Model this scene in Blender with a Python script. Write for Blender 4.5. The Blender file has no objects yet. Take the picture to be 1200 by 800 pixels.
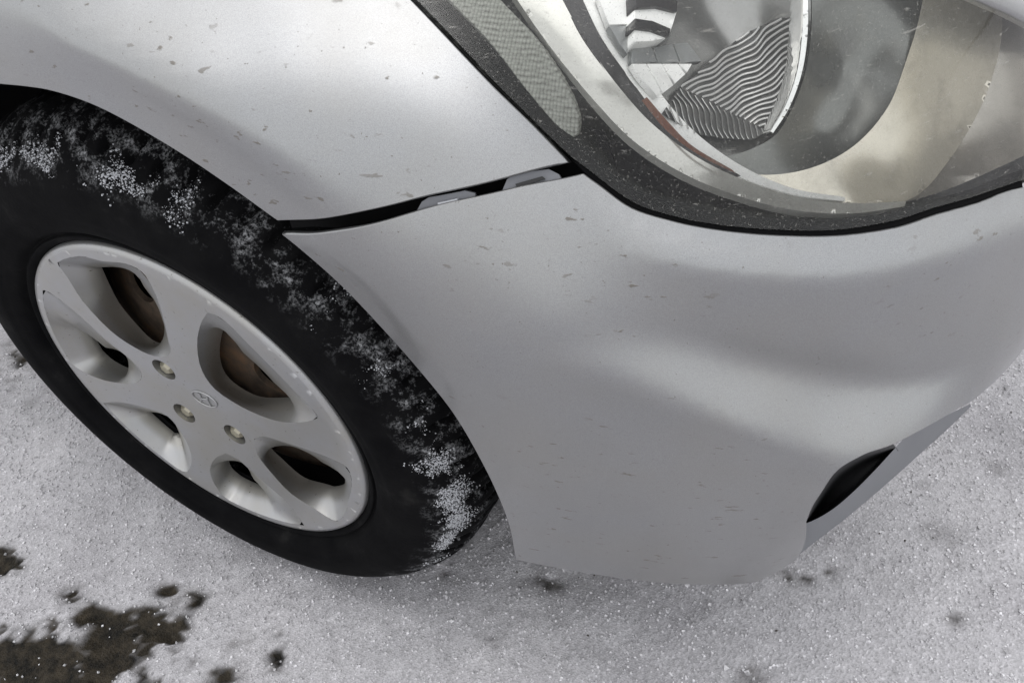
import bpy, math, random
import numpy as np
from mathutils.geometry import delaunay_2d_cdt
from mathutils import Vector
random.seed(4); rng = np.random.default_rng(4)
S = bpy.context.scene
COL = S.collection

# ------------------------------------------------------------------ camera
W0, H0 = 1200.0, 800.0
CAM = np.array([0.6027, -0.3360, 0.8684]); YAW, PITCH, ROLL, FPX = -0.5714, 0.7409, -0.1758, 963.36
_h = np.array([math.sin(YAW), math.cos(YAW), 0]); _z = np.array([0, 0, 1.0])
FWD = math.cos(PITCH)*_h - math.sin(PITCH)*_z
_r = np.cross(FWD, _z); _r /= np.linalg.norm(_r); _u = np.cross(_r, FWD)
RT = math.cos(ROLL)*_r + math.sin(ROLL)*_u; UP = -math.sin(ROLL)*_r + math.cos(ROLL)*_u
cd = bpy.data.cameras.new('camera'); cam = bpy.data.objects.new('camera', cd); COL.objects.link(cam)
from mathutils import Matrix
cam.matrix_world = Matrix(((RT[0], UP[0], -FWD[0], CAM[0]), (RT[1], UP[1], -FWD[1], CAM[1]), (RT[2], UP[2], -FWD[2], CAM[2]), (0, 0, 0, 1)))
cd.sensor_width = 36; cd.lens = FPX/W0*36; cd.clip_start = 0.02; cd.clip_end = 600
S.camera = cam

# ------------------------------------------------------------------ light
SUN_EL, SUN_AZ = math.radians(89.6), math.radians(150)     # overcast: broad soft sun
w = bpy.data.worlds.new('World'); S.world = w; w.use_nodes = True
nt = w.node_tree; nt.nodes.clear()
sky = nt.nodes.new('ShaderNodeTexSky'); sky.sky_type = 'NISHITA'; sky.sun_disc = False
sky.sun_elevation = SUN_EL; sky.sun_rotation = SUN_AZ; sky.air_density = 1.0; sky.dust_density = 4.0; sky.ozone_density = 1.0
hs = nt.nodes.new('ShaderNodeHueSaturation'); hs.inputs['Saturation'].default_value = 0.14
bg = nt.nodes.new('ShaderNodeBackground'); bg.inputs['Strength'].default_value = 0.08
wo = nt.nodes.new('ShaderNodeOutputWorld')
nt.links.new(sky.outputs[0], hs.inputs['Color']); nt.links.new(hs.outputs[0], bg.inputs['Color']); nt.links.new(bg.outputs[0], wo.inputs['Surface'])
sd = bpy.data.lights.new('sun', 'SUN'); sd.energy = 1.4; sd.angle = math.radians(179.9); sd.color = (0.985, 0.995, 1.0)
sun = bpy.data.objects.new('sun', sd); COL.objects.link(sun)
# Nishita: rotation 0 is +Y, turning clockwise seen from above
sdir = Vector((math.sin(SUN_AZ)*math.cos(SUN_EL), math.cos(SUN_AZ)*math.cos(SUN_EL), math.sin(SUN_EL)))
sun.rotation_euler = sdir.to_track_quat('Z', 'Y').to_euler()
S.view_settings.view_transform = 'Standard'; S.view_settings.look = 'None'
S.view_settings.exposure = 0.65; S.view_settings.gamma = 1.0

# ------------------------------------------------------------------ helpers: objects
def ray(px, py):
    return (np.asarray(px, float)[..., None]-600)/FPX*RT - (np.asarray(py, float)[..., None]-400)/FPX*UP + FWD
def empty(name, loc, parent=None):
    o = bpy.data.objects.new(name, None); COL.objects.link(o); o.location = loc
    o.empty_display_size = .05
    if parent: o.parent = parent
    return o
def mesh_obj(name, V, F, mat, parent=None, smooth=True, off=None):
    V = np.asarray(V, float)
    if parent is not None:
        p = parent; org = np.zeros(3)
        while p is not None: org += np.array(p.location); p = p.parent
        V = V - org
    me = bpy.data.meshes.new(name); me.from_pydata(V.tolist(), [], [tuple(int(i) for i in f) for f in F]); me.update()
    if smooth: me.polygons.foreach_set('use_smooth', [True]*len(me.polygons))
    mats = mat if isinstance(mat, (list, tuple)) else [mat]
    for m in mats: me.materials.append(m)
    o = bpy.data.objects.new(name, me); COL.objects.link(o)
    if parent is not None: o.parent = parent
    return o
def tri_mesh(name, V, T, mat, parent=None, smooth=True):
    """fast path for big meshes: V (n,3), T (m,k) arrays"""
    V = np.asarray(V, np.float32); T = np.asarray(T, np.int32); k = T.shape[1]
    if parent is not None:
        p = parent; org = np.zeros(3)
        while p is not None: org += np.array(p.location); p = p.parent
        V = (V - org).astype(np.float32)
    me = bpy.data.meshes.new(name)
    me.vertices.add(len(V)); me.vertices.foreach_set('co', V.ravel())
    me.loops.add(T.size); me.loops.foreach_set('vertex_index', T.ravel())
    me.polygons.add(len(T)); me.polygons.foreach_set('loop_start', np.arange(0, T.size, k, dtype=np.int32))
    me.polygons.foreach_set('use_smooth', np.full(len(T), smooth))
    me.update(calc_edges=True); me.validate()
    me.materials.append(mat)
    o = bpy.data.objects.new(name, me); COL.objects.link(o)
    if parent is not None: o.parent = parent
    return o
def vnoise(x, y, seed=0):
    def h(i, j):
        n = (i*374761393 + j*668265263 + seed*362437) & 0x7fffffff
        n = ((n ^ (n >> 13))*1274126177) & 0x7fffffff
        return ((n ^ (n >> 16)) & 0xffff)/65535.0
    x = np.asarray(x, float); y = np.asarray(y, float)
    i = np.floor(x).astype(np.int64); j = np.floor(y).astype(np.int64); a = x-i; b = y-j
    a = a*a*(3-2*a); b = b*b*(3-2*b)
    return (h(i, j)*(1-a)+h(i+1, j)*a)*(1-b) + (h(i, j+1)*(1-a)+h(i+1, j+1)*a)*b
def fbm(x, y, o=4, seed=0):
    s = 0; a = .5; t = 0
    for k in range(o):
        s = s+a*vnoise(x, y, seed+k*17); t += a; a *= .55; x = x*2.03; y = y*2.03
    return s/t

# ------------------------------------------------------------------ helpers: materials
def nodes(name):
    m = bpy.data.materials.new(name); m.use_nodes = True; t = m.node_tree
    return m, t, t.nodes['Principled BSDF'], t.nodes['Material Output']
def N(t, typ, **kw):
    n = t.nodes.new(typ)
    for k, v in kw.items():
        if k in n.inputs: n.inputs[k].default_value = v
        else: setattr(n, k, v)
    return n
def ramp(t, fac, stops):
    r = N(t, 'ShaderNodeValToRGB'); e = r.color_ramp.elements
    while len(e) < len(stops): e.new(.5)
    for k, (p, c) in enumerate(stops):
        e[k].position = p; e[k].color = (c if isinstance(c, tuple) else (c, c, c)) + (1,)
    t.links.new(fac, r.inputs[0]); return r.outputs[0]
def mixc(t, fac, a, b):
    m = N(t, 'ShaderNodeMix', data_type='RGBA')
    for s, v in ((0, fac), (6, a), (7, b)):
        if hasattr(v, 'is_output'): t.links.new(v, m.inputs[s])
        elif s == 0: m.inputs[0].default_value = v
        else: m.inputs[s].default_value = tuple(v)+(1,)
    return m.outputs[2]
def noise(t, scale, detail=4, rough=.55, stretch=None, dist=0):
    tc = N(t, 'ShaderNodeTexCoord'); src = tc.outputs['Object']
    if stretch:
        mp = N(t, 'ShaderNodeMapping'); mp.inputs['Scale'].default_value = stretch
        t.links.new(src, mp.inputs[0]); src = mp.outputs[0]
    n = N(t, 'ShaderNodeTexNoise'); n.inputs['Scale'].default_value = scale; n.inputs['Detail'].default_value = detail
    n.inputs['Roughness'].default_value = rough; n.inputs['Distortion'].default_value = dist
    t.links.new(src, n.inputs['Vector']); return n.outputs[0]
def bump(t, h, strength, dist, bsdf):
    b = N(t, 'ShaderNodeBump'); b.inputs['Strength'].default_value = strength; b.inputs['Distance'].default_value = dist
    t.links.new(h, b.inputs['Height']); t.links.new(b.outputs[0], bsdf.inputs['Normal']); return b
def simple(name, col, rough=.5, metal=0, spec=.5, coat=0):
    m, t, b, o = nodes(name)
    b.inputs['Base Color'].default_value = tuple(col)+(1,); b.inputs['Roughness'].default_value = rough
    b.inputs['Metallic'].default_value = metal; b.inputs['Specular IOR Level'].default_value = spec
    b.inputs['Coat Weight'].default_value = coat
    return m, t, b

def paint_mat():
    m, t, b, o = nodes('silver_paint')
    base = mixc(t, ramp(t, noise(t, 2600, 1), [(.35, 0.0), (.65, 1.0)]), (.29, .294, .30), (.41, .415, .424))
    film = ramp(t, noise(t, 7, 5, .6), [(.40, 0.0), (.75, .42)])            # thin road film
    base = mixc(t, film, base, (.36, .345, .315))
    sp = noise(t, 85, 3, .5, (1, 1, 2.4)); k = ramp(t, sp, [(.662, 0.0), (.712, .85)])      # dried splashes
    cl = ramp(t, noise(t, 9, 2), [(.43, 0.0), (.54, 1.0)])
    mm = N(t, 'ShaderNodeMath', operation='MULTIPLY'); t.links.new(k, mm.inputs[0]); t.links.new(cl, mm.inputs[1])
    sp2 = ramp(t, noise(t, 420, 2, .5), [(.72, 0.0), (.77, .75)])
    mx = N(t, 'ShaderNodeMath', operation='MAXIMUM'); t.links.new(mm.outputs[0], mx.inputs[0]); t.links.new(sp2, mx.inputs[1])
    base = mixc(t, mx.outputs[0], base, (.12, .105, .085))
    t.links.new(base, b.inputs['Base Color'])
    met = N(t, 'ShaderNodeMath', operation='MULTIPLY_ADD'); met.inputs[1].default_value = -.9; met.inputs[2].default_value = .94
    t.links.new(mx.outputs[0], met.inputs[0]); t.links.new(met.outputs[0], b.inputs['Metallic'])
    rg = ramp(t, film, [(0, .35), (.45, .46)]); t.links.new(rg, b.inputs['Roughness'])
    b.inputs['Coat Weight'].default_value = .5; b.inputs['Coat Roughness'].default_value = .08
    bump(t, mx.outputs[0], .25, .0006, b)
    return m
def lens_mat():
    m, t, b, o = nodes('clear_lens')
    t.nodes.remove(b)
    tr = N(t, 'ShaderNodeBsdfTransparent'); tr.inputs[0].default_value = (.975, .98, .97, 1)
    gl = N(t, 'ShaderNodeBsdfGlossy'); gl.inputs['Roughness'].default_value = .04
    fr = N(t, 'ShaderNodeFresnel'); fr.inputs['IOR'].default_value = 1.5
    mx = N(t, 'ShaderNodeMixShader'); t.links.new(fr.outputs[0], mx.inputs[0]); t.links.new(tr.outputs[0], mx.inputs[1]); t.links.new(gl.outputs[0], mx.inputs[2])
    df = N(t, 'ShaderNodeBsdfDiffuse'); df.inputs[0].default_value = (.42, .41, .38, 1)
    film = ramp(t, noise(t, 9, 5, .65), [(.40, .004), (.75, .045)])
    spk = ramp(t, noise(t, 800, 2, .6), [(.60, 0.0), (.74, .40)])
    flk = ramp(t, noise(t, 55, 4, .65, (1, 1, 8)), [(.64, 0.0), (.71, .4)])
    a0 = N(t, 'ShaderNodeMath', operation='MAXIMUM'); t.links.new(film, a0.inputs[0]); t.links.new(flk, a0.inputs[1])
    a = N(t, 'ShaderNodeMath', operation='MAXIMUM'); t.links.new(a0.outputs[0], a.inputs[0]); t.links.new(spk, a.inputs[1])
    m2 = N(t, 'ShaderNodeMixShader'); t.links.new(a.outputs[0], m2.inputs[0]); t.links.new(mx.outputs[0], m2.inputs[1]); t.links.new(df.outputs[0], m2.inputs[2])
    t.links.new(m2.outputs[0], o.inputs['Surface'])
    return m
def snow_mat():
    m, t, b, o = nodes('dirty_snow')
    at = N(t, 'ShaderNodeAttribute', attribute_name='mud')
    tc = N(t, 'ShaderNodeTexCoord')
    vo = N(t, 'ShaderNodeTexVoronoi', feature='F1'); vo.inputs['Scale'].default_value = 430; t.links.new(tc.outputs['Object'], vo.inputs['Vector'])
    g = ramp(t, vo.outputs['Color'], [(0.0, (.33, .326, .338)), (.45, (.46, .453, .472)), (.85, (.56, .553, .575)), (1, (.82, .81, .84))])
    big = ramp(t, noise(t, 5, 5, .6), [(.35, (.80, .79, .80)), (.5, (.94, .935, .94)), (.7, (1.06, 1.05, 1.05))])
    mu = N(t, 'ShaderNodeMix', data_type='RGBA', blend_type='MULTIPLY'); mu.inputs[0].default_value = 1
    t.links.new(g, mu.inputs[6]); t.links.new(big, mu.inputs[7])
    mud = mixc(t, ramp(t, noise(t, 55, 5, .7), [(.35, 0.0), (.7, 1.0)]), (.005, .0048, .004), (.050, .041, .029))
    c = mixc(t, ramp(t, at.outputs['Fac'], [(.06, 0.0), (.32, .35), (.52, .85), (.7, 1.0)]), mu.outputs[2], mud)
    t.links.new(c, b.inputs['Base Color']); 
    t.links.new(ramp(t, vo.outputs['Color'], [(0, .25), (1, .75)]), b.inputs['Roughness'])
    t.links.new(ramp(t, at.outputs['Fac'], [(.2, .4), (.6, .10)]), b.inputs['Specular IOR Level'])
    bump(t, vo.outputs['Distance'], .4, .002, b)
    return m
def ice_mat():
    m, t, b, o = nodes('ice_grain')
    ob = N(t, 'ShaderNodeTexCoord')
    wn = N(t, 'ShaderNodeTexVoronoi'); wn.inputs['Scale'].default_value = 230; t.links.new(ob.outputs['Object'], wn.inputs['Vector'])
    t.links.new(ramp(t, wn.outputs['Color'], [(0, (.32, .317, .327)), (.55, (.55, .543, .56)), (1, (.90, .89, .92))]), b.inputs['Base Color'])
    b.inputs['Roughness'].default_value = .22
    return m
def tyre_mat():
    m, t, b, o = nodes('tyre_rubber')
    n = noise(t, 22, 6, .65)
    t.links.new(ramp(t, n, [(.35, (.004, .004, .0046)), (.6, (.0075, .0075, .008)), (.8, (.022, .0215, .021))]), b.inputs['Base Color'])
    b.inputs['Roughness'].default_value = .7; b.inputs['Specular IOR Level'].default_value = .03
    tc = N(t, 'ShaderNodeTexCoord'); mp = N(t, 'ShaderNodeMapping'); mp.inputs['Scale'].default_value = (1, 0, 1); t.links.new(tc.outputs['Object'], mp.inputs[0])
    ln = N(t, 'ShaderNodeVectorMath', operation='LENGTH'); t.links.new(mp.outputs[0], ln.inputs[0])
    ring = ramp(t, ln.outputs['Value'], [(.262, 0.0), (.286, 1.0), (.304, .8), (.309, .2)])
    fz = ramp(t, noise(t, 52, 6, .78), [(.50, 0.0), (.66, .9)]); fg = ramp(t, noise(t, 420, 3, .7), [(.40, 0.0), (.62, 1.0)])
    m1 = N(t, 'ShaderNodeMath', operation='MULTIPLY'); t.links.new(ring, m1.inputs[0]); t.links.new(fz, m1.inputs[1])
    m2 = N(t, 'ShaderNodeMath', operation='MULTIPLY'); t.links.new(m1.outputs[0], m2.inputs[0]); t.links.new(fg, m2.inputs[1])
    old = b.inputs['Base Color'].links[0].from_socket
    t.links.new(mixc(t, m2.outputs[0], old, (.42, .425, .44)), b.inputs['Base Color'])     # clinging frost
    bump(t, noise(t, 300, 3), .25, .001, b)
    return m
def cover_mat():
    m, t, b, o = nodes('wheel_cover_silver')
    d = ramp(t, noise(t, 16, 6, .65), [(.38, 0.0), (.72, .75)])
    tc = N(t, 'ShaderNodeTexCoord'); sx = N(t, 'ShaderNodeSeparateXYZ'); t.links.new(tc.outputs['Object'], sx.inputs[0])
    dm = N(t, 'ShaderNodeMath', operation='MAXIMUM'); t.links.new(d, dm.inputs[0]); t.links.new(ramp(t, sx.outputs['Y'], [(.0125, 0.0), (.02, .75)]), dm.inputs[1]); d = dm.outputs[0]   # road dust lying in the windows
    base = mixc(t, d, (.43, .434, .445), (.40, .385, .345))
    k = ramp(t, noise(t, 260, 3, .5), [(.68, 0.0), (.75, .8)])
    base = mixc(t, k, base, (.12, .105, .085))
    t.links.new(base, b.inputs['Base Color']); b.inputs['Metallic'].default_value = .75; b.inputs['Roughness'].default_value = .38
    return m
def rust_mat():
    m, t, b, o = nodes('rusty_steel')
    t.links.new(ramp(t, noise(t, 30, 6, .7), [(.3, (.03, .024, .02)), (.5, (.11, .08, .058)), (.7, (.20, .115, .065))]), b.inputs['Base Color'])
    b.inputs['Roughness'].default_value = .7; b.inputs['Metallic'].default_value = .2
    return m
def chrome(name, col, rough, dirt=.25):
    m, t, b, o = nodes(name)
    d = ramp(t, noise(t, 40, 5, .7), [(.45, 0.0), (.75, dirt)])
    t.links.new(mixc(t, d, col, (.22, .21, .19)), b.inputs['Base Color'])
    b.inputs['Metallic'].default_value = 1; b.inputs['Roughness'].default_value = rough
    return m
PAINT = paint_mat(); LENS = lens_mat(); SNOW = snow_mat(); ICE = ice_mat(); TYRE = tyre_mat(); COVER = cover_mat(); RUST = rust_mat()
BLACK = simple('black_plastic', (.012, .012, .013), .5)[0]
LINER = simple('arch_liner_plastic', (.006, .006, .0065), .9, spec=.1)[0]
GREYCLIP = simple('grey_clip_plastic', (.20, .205, .225), .45)[0]
CHROME = chrome('chrome', (.86, .86, .85), .06, .15)
SATIN = chrome('satin_chrome', (.74, .73, .69), .28, .3)
SMOKE = chrome('smoked_chrome', (.33, .345, .345), .30, .2)
DARKTRIM = chrome('dark_trim', (.07, .07, .075), .25, .4)
def bezel_mat():
    m, t, b, o = nodes('dusty_black_bezel')
    d = ramp(t, noise(t, 70, 6, .75, (1, 1, 4)), [(.54, 0.0), (.68, .5)])
    t.links.new(mixc(t, d, (.006, .0065, .0065), (.15, .15, .14)), b.inputs['Base Color']); b.inputs['Roughness'].default_value = .45; b.inputs['Specular IOR Level'].default_value = .25
    return m
BEZEL = bezel_mat()
def honey_mat():
    m, t, b, o = nodes('honeycomb_reflector')
    tc = N(t, 'ShaderNodeTexCoord'); v = N(t, 'ShaderNodeTexVoronoi'); v.inputs['Scale'].default_value = 420; v.inputs['Randomness'].default_value = .25
    t.links.new(tc.outputs['Object'], v.inputs['Vector'])
    t.links.new(ramp(t, v.outputs['Distance'], [(.1, (.62, .63, .58)), (.55, (.40, .41, .37)), (.8, (.20, .20, .18))]), b.inputs['Base Color'])
    b.inputs['Roughness'].default_value = .25; bump(t, v.outputs['Distance'], .8, .0012, b)
    return m
HONEY = honey_mat()

# ------------------------------------------------------------------ car skin: plan curve + inset d(u, z)
def catmull(P, n):
    P = np.asarray(P, float)
    Q = np.vstack([2*P[0]-P[1], P, 2*P[-1]-P[-2]]); out = []
    for k in range(1, len(Q)-2):
        p0, p1, p2, p3 = Q[k-1:k+3]
        d0, d1, d2 = [max(np.linalg.norm(b-a), 1e-9)**.5 for a, b in ((p0, p1), (p1, p2), (p2, p3))]
        m1 = (p1-p0)/d0 - (p2-p0)/(d0+d1) + (p2-p1)/d1; m2 = (p2-p1)/d1 - (p3-p1)/(d1+d2) + (p3-p2)/d2
        m1, m2 = m1*d1, m2*d1
        s = np.linspace(0, 1, n, endpoint=False)[:, None]
        out.append((2*s**3-3*s**2+1)*p1 + (s**3-2*s**2+s)*m1 + (-2*s**3+3*s**2)*p2 + (s**3-s**2)*m2)
    return np.vstack(out+[P[-1:]])
PLAN = catmull([(-1.6, .03), (-1.2, .005), (-.6, -.008), (-.2, -.014), (.1, -.015), (.3, -.014), (.42, -.004), (.52, .022), (.60, .066), (.665, .135), (.715, .24), (.755, .38), (.795, .60), (.815, .85), (.815, 1.3)], 60)
_seg = np.linalg.norm(np.diff(PLAN, axis=0), axis=1); PU = np.concatenate([[0], np.cumsum(_seg)])
_t = np.gradient(PLAN, axis=0); _t /= np.linalg.norm(_t, axis=1)[:, None]
PN = np.c_[_t[:, 1], -_t[:, 0]]                                   # outward
def u_of(x, y):
    """nearest plan station and inset of points"""
    D = (np.asarray(x)[:, None]-PLAN[None, :, 0])**2 + (np.asarray(y)[:, None]-PLAN[None, :, 1])**2
    k = D.argmin(1); k = np.clip(k, 1, len(PLAN)-2)
    v = np.c_[x, y]-PLAN[k]; u = PU[k] + (v*_t[k]).sum(1); d = -(v*PN[k]).sum(1)
    return u, d
class TPS:
    def __init__(s, X, f, lam=0, lin=False):
        s.X = np.asarray(X, float); n = len(s.X); s.lin = lin
        K = s.k(s.X) + lam*np.eye(n); Pm = np.c_[np.ones(n), s.X]
        A = np.block([[K, Pm], [Pm.T, np.zeros((3, 3))]])
        s.w = np.linalg.solve(A, np.r_[np.asarray(f, float), 0, 0, 0])
    def k(s, Y):
        r = np.sqrt(((Y[:, None]-s.X[None])**2).sum(-1))
        return r if s.lin else r*r*np.log(r+1e-9)
    def __call__(s, Y):
        Y = np.asarray(Y, float); return s.k(Y)@s.w[:-3] + s.w[-3] + Y@s.w[-2:]
# feature lines of the body: (column, row in the photograph, y in metres)
LIP = [(0,98,-.0155),(60,106,-.0155),(115,125,-.0155),(200,172,-.0155),(265,215,-.0155),(325,258,-.015)]
FOLD = [(60,26,-.0155),(142,64,-.0165),(210,97,-.017),(281,142,-.017),(337,184,-.017),(395,236,-.0175)]
# these carry their inset behind the plan curve (metres) instead of y
LAMP = [(380,-100,.112),(480,0,.086),(540,63,.0695),(590,115,.0565),(632,157,.047),(664,190,.040)]
R0 = [(690,205,.037),(742,245,.030),(790,261,.027),(850,272,.027),(915,277,.030),(980,277,.034),(1100,252,.038),(1199,221,.034)]
R2 = [(650,380,-.005),(740,390,.0025),(810,402,.0095),(880,425,.016),(950,440,.020),(1020,450,.021),(1090,442,.0185),(1150,420,.010)]
R3 = [(425,277,-.005),(469,319,-.007),(516,366,-.0075),(570,404,-.009),(640,422,-.009),(720,440,-.0095),(800,473,-.011),(880,506,-.0125),(950,533,-.0125),(1020,516,-.007),(1090,490,.001),(1137,471,.004)]
R4 = [(345,290,-.011),(400,335,-.010),(455,392,-.010),(515,465,-.009),(582,576,-.004),(605,655,.010),(700,673,.024),(800,684,.046),(880,683,.075)]
def p3(L):
    L = np.array(L, float); D = ray(L[:, 0], L[:, 1]); return CAM+D*((L[:, 2]-CAM[1])/D[:, 1])[:, None]
def pd(L):
    L = np.array(L, float); D = ray(L[:, 0], L[:, 1]); lo = np.full(len(L), .25); hi = np.full(len(L), .25)
    for t in np.arange(.25, 1.2, .01):                              # first crossing of the inset surface
        q = CAM+D*t; d = u_of(q[:, 0], q[:, 1])[1]; m = (d < L[:, 2]) & (hi >= t-.0101); hi = np.where(m, t+.01, hi)
    lo = hi-.01
    for _ in range(20):
        m = (lo+hi)/2; q = CAM+D*m[:, None]; d = u_of(q[:, 0], q[:, 1])[1]; lo = np.where(d < L[:, 2], m, lo); hi = np.where(d < L[:, 2], hi, m)
    return CAM+D*lo[:, None]
def more(P, n): return catmull(P, n)
pts3 = []
def strip(A, B, ss, n=6, bulge=0.0):
    """points on the strip between two feature lines, bulged outwards (towards -y, +x) in the middle"""
    A = more(A, n); B = more(B, n)
    for s_ in ss:
        Q = A*(1-s_)+B*s_
        if bulge:
            u_, d_ = u_of(Q[:, 0], Q[:, 1])
            nn = np.c_[np.interp(u_, PU, PN[:, 0]), np.interp(u_, PU, PN[:, 1])]
            Q = Q.copy(); Q[:, :2] += nn*bulge*4*s_*(1-s_)
        pts3.append(Q)
lip, fold, r4 = [p3(L) for L in (LIP, FOLD, R4)]; lamp, r0, r2, r3 = [pd(L) for L in (LAMP, R0, R2, R3)]
def outward(P):
    u_, d_ = u_of(P[:, 0], P[:, 1]); return np.c_[np.interp(u_, PU, PN[:, 0]), np.interp(u_, PU, PN[:, 1]), 0*u_]
_a = np.linspace(0, 1, len(r0))[:, None]
r1 = r0+outward(r0)*(.013+.006*_a)+[0, 0, 1]*(-.015-.004*_a); r1[0] += (r0[0]-r1[0])*.3   # rounded lip under the lamp
rm = r0-outward(r0)*.016+[0, 0, .05]                                 # the lens leans back
strip(lip, fold, (0, .5, 1)); strip(fold, lamp, (.04, .12, .4, .7, 1), bulge=.003)
strip(r0, rm, (.5, 1)); strip(r0, r1, (0, .5, 1), bulge=.002); strip(r1, r2, (.05, .12, .4, .7, .9), bulge=.0015)
strip(r2, r3[4:], (0, .15, .5, .85, 1)); strip(r3[:9], r4, (.06, .35, .65, 1), bulge=.003); pts3.append(more(r3[:5], 3))
def at_z(L, z):
    L = np.array(L, float); D = ray(L[:, 0], L[:, 1]); return CAM+D*((z-CAM[2])/D[:, 2])[:, None]
LIPZ = at_z([(905,673),(932,656)], .186); pts3.append(LIPZ)
X = np.vstack(pts3)
cu, cdp = u_of(X[:, 0], X[:, 1]); cz = X[:, 2]
_k = np.unique(np.round(np.c_[cu, cz], 4), axis=0, return_index=True)[1]; cu, cdp, cz = cu[_k], cdp[_k], cz[_k]
def uy(yv): return float(np.interp(yv, PLAN[300:, 1], PU[300:]))
U0 = float(np.interp(0, PLAN[:360, 0], PU[:360]))                 # station of the wheel centre
EXTRA = []
for x in (-1.2, -.9, -.6, -.42): EXTRA += [(U0+x, .2, .02), (U0+x, .35, .0), (U0+x, .5, .0), (U0+x, .66, .004), (U0+x, .8, .03), (U0+x, .92, .10)]
EXTRA += [(U0-.2, .82, .035), (U0-.2, .92, .10)]
for yv in (.5, .7, .9, 1.2): EXTRA += [(uy(yv), .19, .05), (uy(yv), .3, .02), (uy(yv), .38, .004), (uy(yv), .46, .03), (uy(yv), .54, .06), (uy(yv), .62, .11)]
EXTRA += [(uy(.15), .2, .055), (uy(.22), .2, .055), (uy(.34), .2, .055), (uy(.34), .3, .025)]
ex = np.array(EXTRA)
DZ = TPS(np.r_[np.c_[cu, cz], ex[:, :2]], np.r_[cdp, ex[:, 2]], lam=2e-4)
def skin(uv, off=0.0):
    """skin point for (u, z), moved inwards by off"""
    uv = np.asarray(uv, float); d = DZ(uv)+off
    x = np.interp(uv[:, 0], PU, PLAN[:, 0]); y = np.interp(uv[:, 0], PU, PLAN[:, 1])
    nx = np.interp(uv[:, 0], PU, PN[:, 0]); ny = np.interp(uv[:, 0], PU, PN[:, 1])
    return np.c_[x-nx*d, y-ny*d, uv[:, 1]]
def skin_normal(uv):
    e = 1e-3; uv = np.asarray(uv, float)
    a = skin(uv+[e, 0])-skin(uv-[e, 0]); b = skin(uv+[0, e])-skin(uv-[0, e])
    n = np.cross(a, b); return n/np.linalg.norm(n, axis=1)[:, None]
GU = np.arange(U0-.75, PU[-1]-.2, .006); GZ = np.arange(.10, 1.05, .006)
GD = np.empty((len(GU), len(GZ)))
for i_, u_ in enumerate(GU): GD[i_] = DZ(np.c_[np.full(len(GZ), u_), GZ])
def dgrid(u, z):
    a = np.clip((u-GU[0])/.006, 0, len(GU)-1.001); b = np.clip((z-GZ[0])/.006, 0, len(GZ)-1.001)
    i = a.astype(int); j = b.astype(int); a -= i; b -= j
    return (GD[i, j]*(1-a)+GD[i+1, j]*a)*(1-b) + (GD[i, j+1]*(1-a)+GD[i+1, j+1]*a)*b
def hit(px, full=False):
    """(u, z) where lines of sight meet the skin"""
    px = np.asarray(px, float).reshape(-1, 2); D = ray(px[:, 0], px[:, 1])
    def g(t):
        X = CAM+D*t[:, None]; u, d = u_of(X[:, 0], X[:, 1])
        return d-dgrid(u, X[:, 2]), u, X[:, 2]
    ts = np.linspace(.18, 1.3, 50); lo = np.full(len(px), np.nan); hi = lo.copy(); prev = g(np.full(len(px), ts[0]))[0]
    best = np.full(len(px), 1e9); bt = np.full(len(px), .5)
    for a, b in zip(ts[:-1], ts[1:]):
        cur = g(np.full(len(px), b))[0]
        m = np.isnan(lo) & (prev < 0) & (cur >= 0); lo[m] = a; hi[m] = b
        bb = (np.abs(cur) < best) & np.isnan(lo); best[bb] = np.abs(cur)[bb]; bt[bb] = b
        prev = cur
    miss = np.isnan(lo); lo[miss] = bt[miss]; hi[miss] = bt[miss]
    if miss.any(): print('missed the skin:', px[miss].tolist())
    for _ in range(18):
        m = (lo+hi)/2; v = g(m)[0]; lo = np.where(v < 0, m, lo); hi = np.where(v < 0, hi, m)
    _, u, z = g((lo+hi)/2)
    if full: return CAM+D*((lo+hi)/2)[:, None], D/np.linalg.norm(D, axis=1)[:, None]
    return np.c_[u, z]
def path(*segs, n=6):
    """outline in (u, z) out of smooth runs; each run is ('p', pixels) or ('u', (u, z) points); corners where runs meet"""
    out = []
    for s in segs:
        kind, pts = s[0], s[1]
        q = hit(pts) if kind == 'p' else np.asarray(pts, float)
        if len(q) > 2: q = catmull(q, n)
        out.append(q)
    return np.vstack(out)
def resample(poly, step):
    P = np.vstack([poly, poly[:1]]); out = []
    for a, b in zip(P[:-1], P[1:]):
        L = np.linalg.norm(b-a)
        if L < 1e-7: continue
        k = max(1, int(round(L/step)))
        for i in range(k): out.append(a+(b-a)*i/k)
    O = [out[0]]
    for p in out[1:]:
        if np.linalg.norm(p-O[-1]) > step*.3: O.append(p)
    if np.linalg.norm(O[0]-O[-1]) < step*.3: O.pop()
    return np.array(O)
def inside(P, poly):
    x, y = P[:, 0], P[:, 1]; c = np.zeros(len(P), bool); j = len(poly)-1
    for i in range(len(poly)):
        xi, yi = poly[i]; xj, yj = poly[j]
        if yi != yj: c ^= ((yi > y) != (yj > y)) & (x < (xj-xi)*(y-yi)/(yj-yi)+xi)
        j = i
    return c
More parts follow.
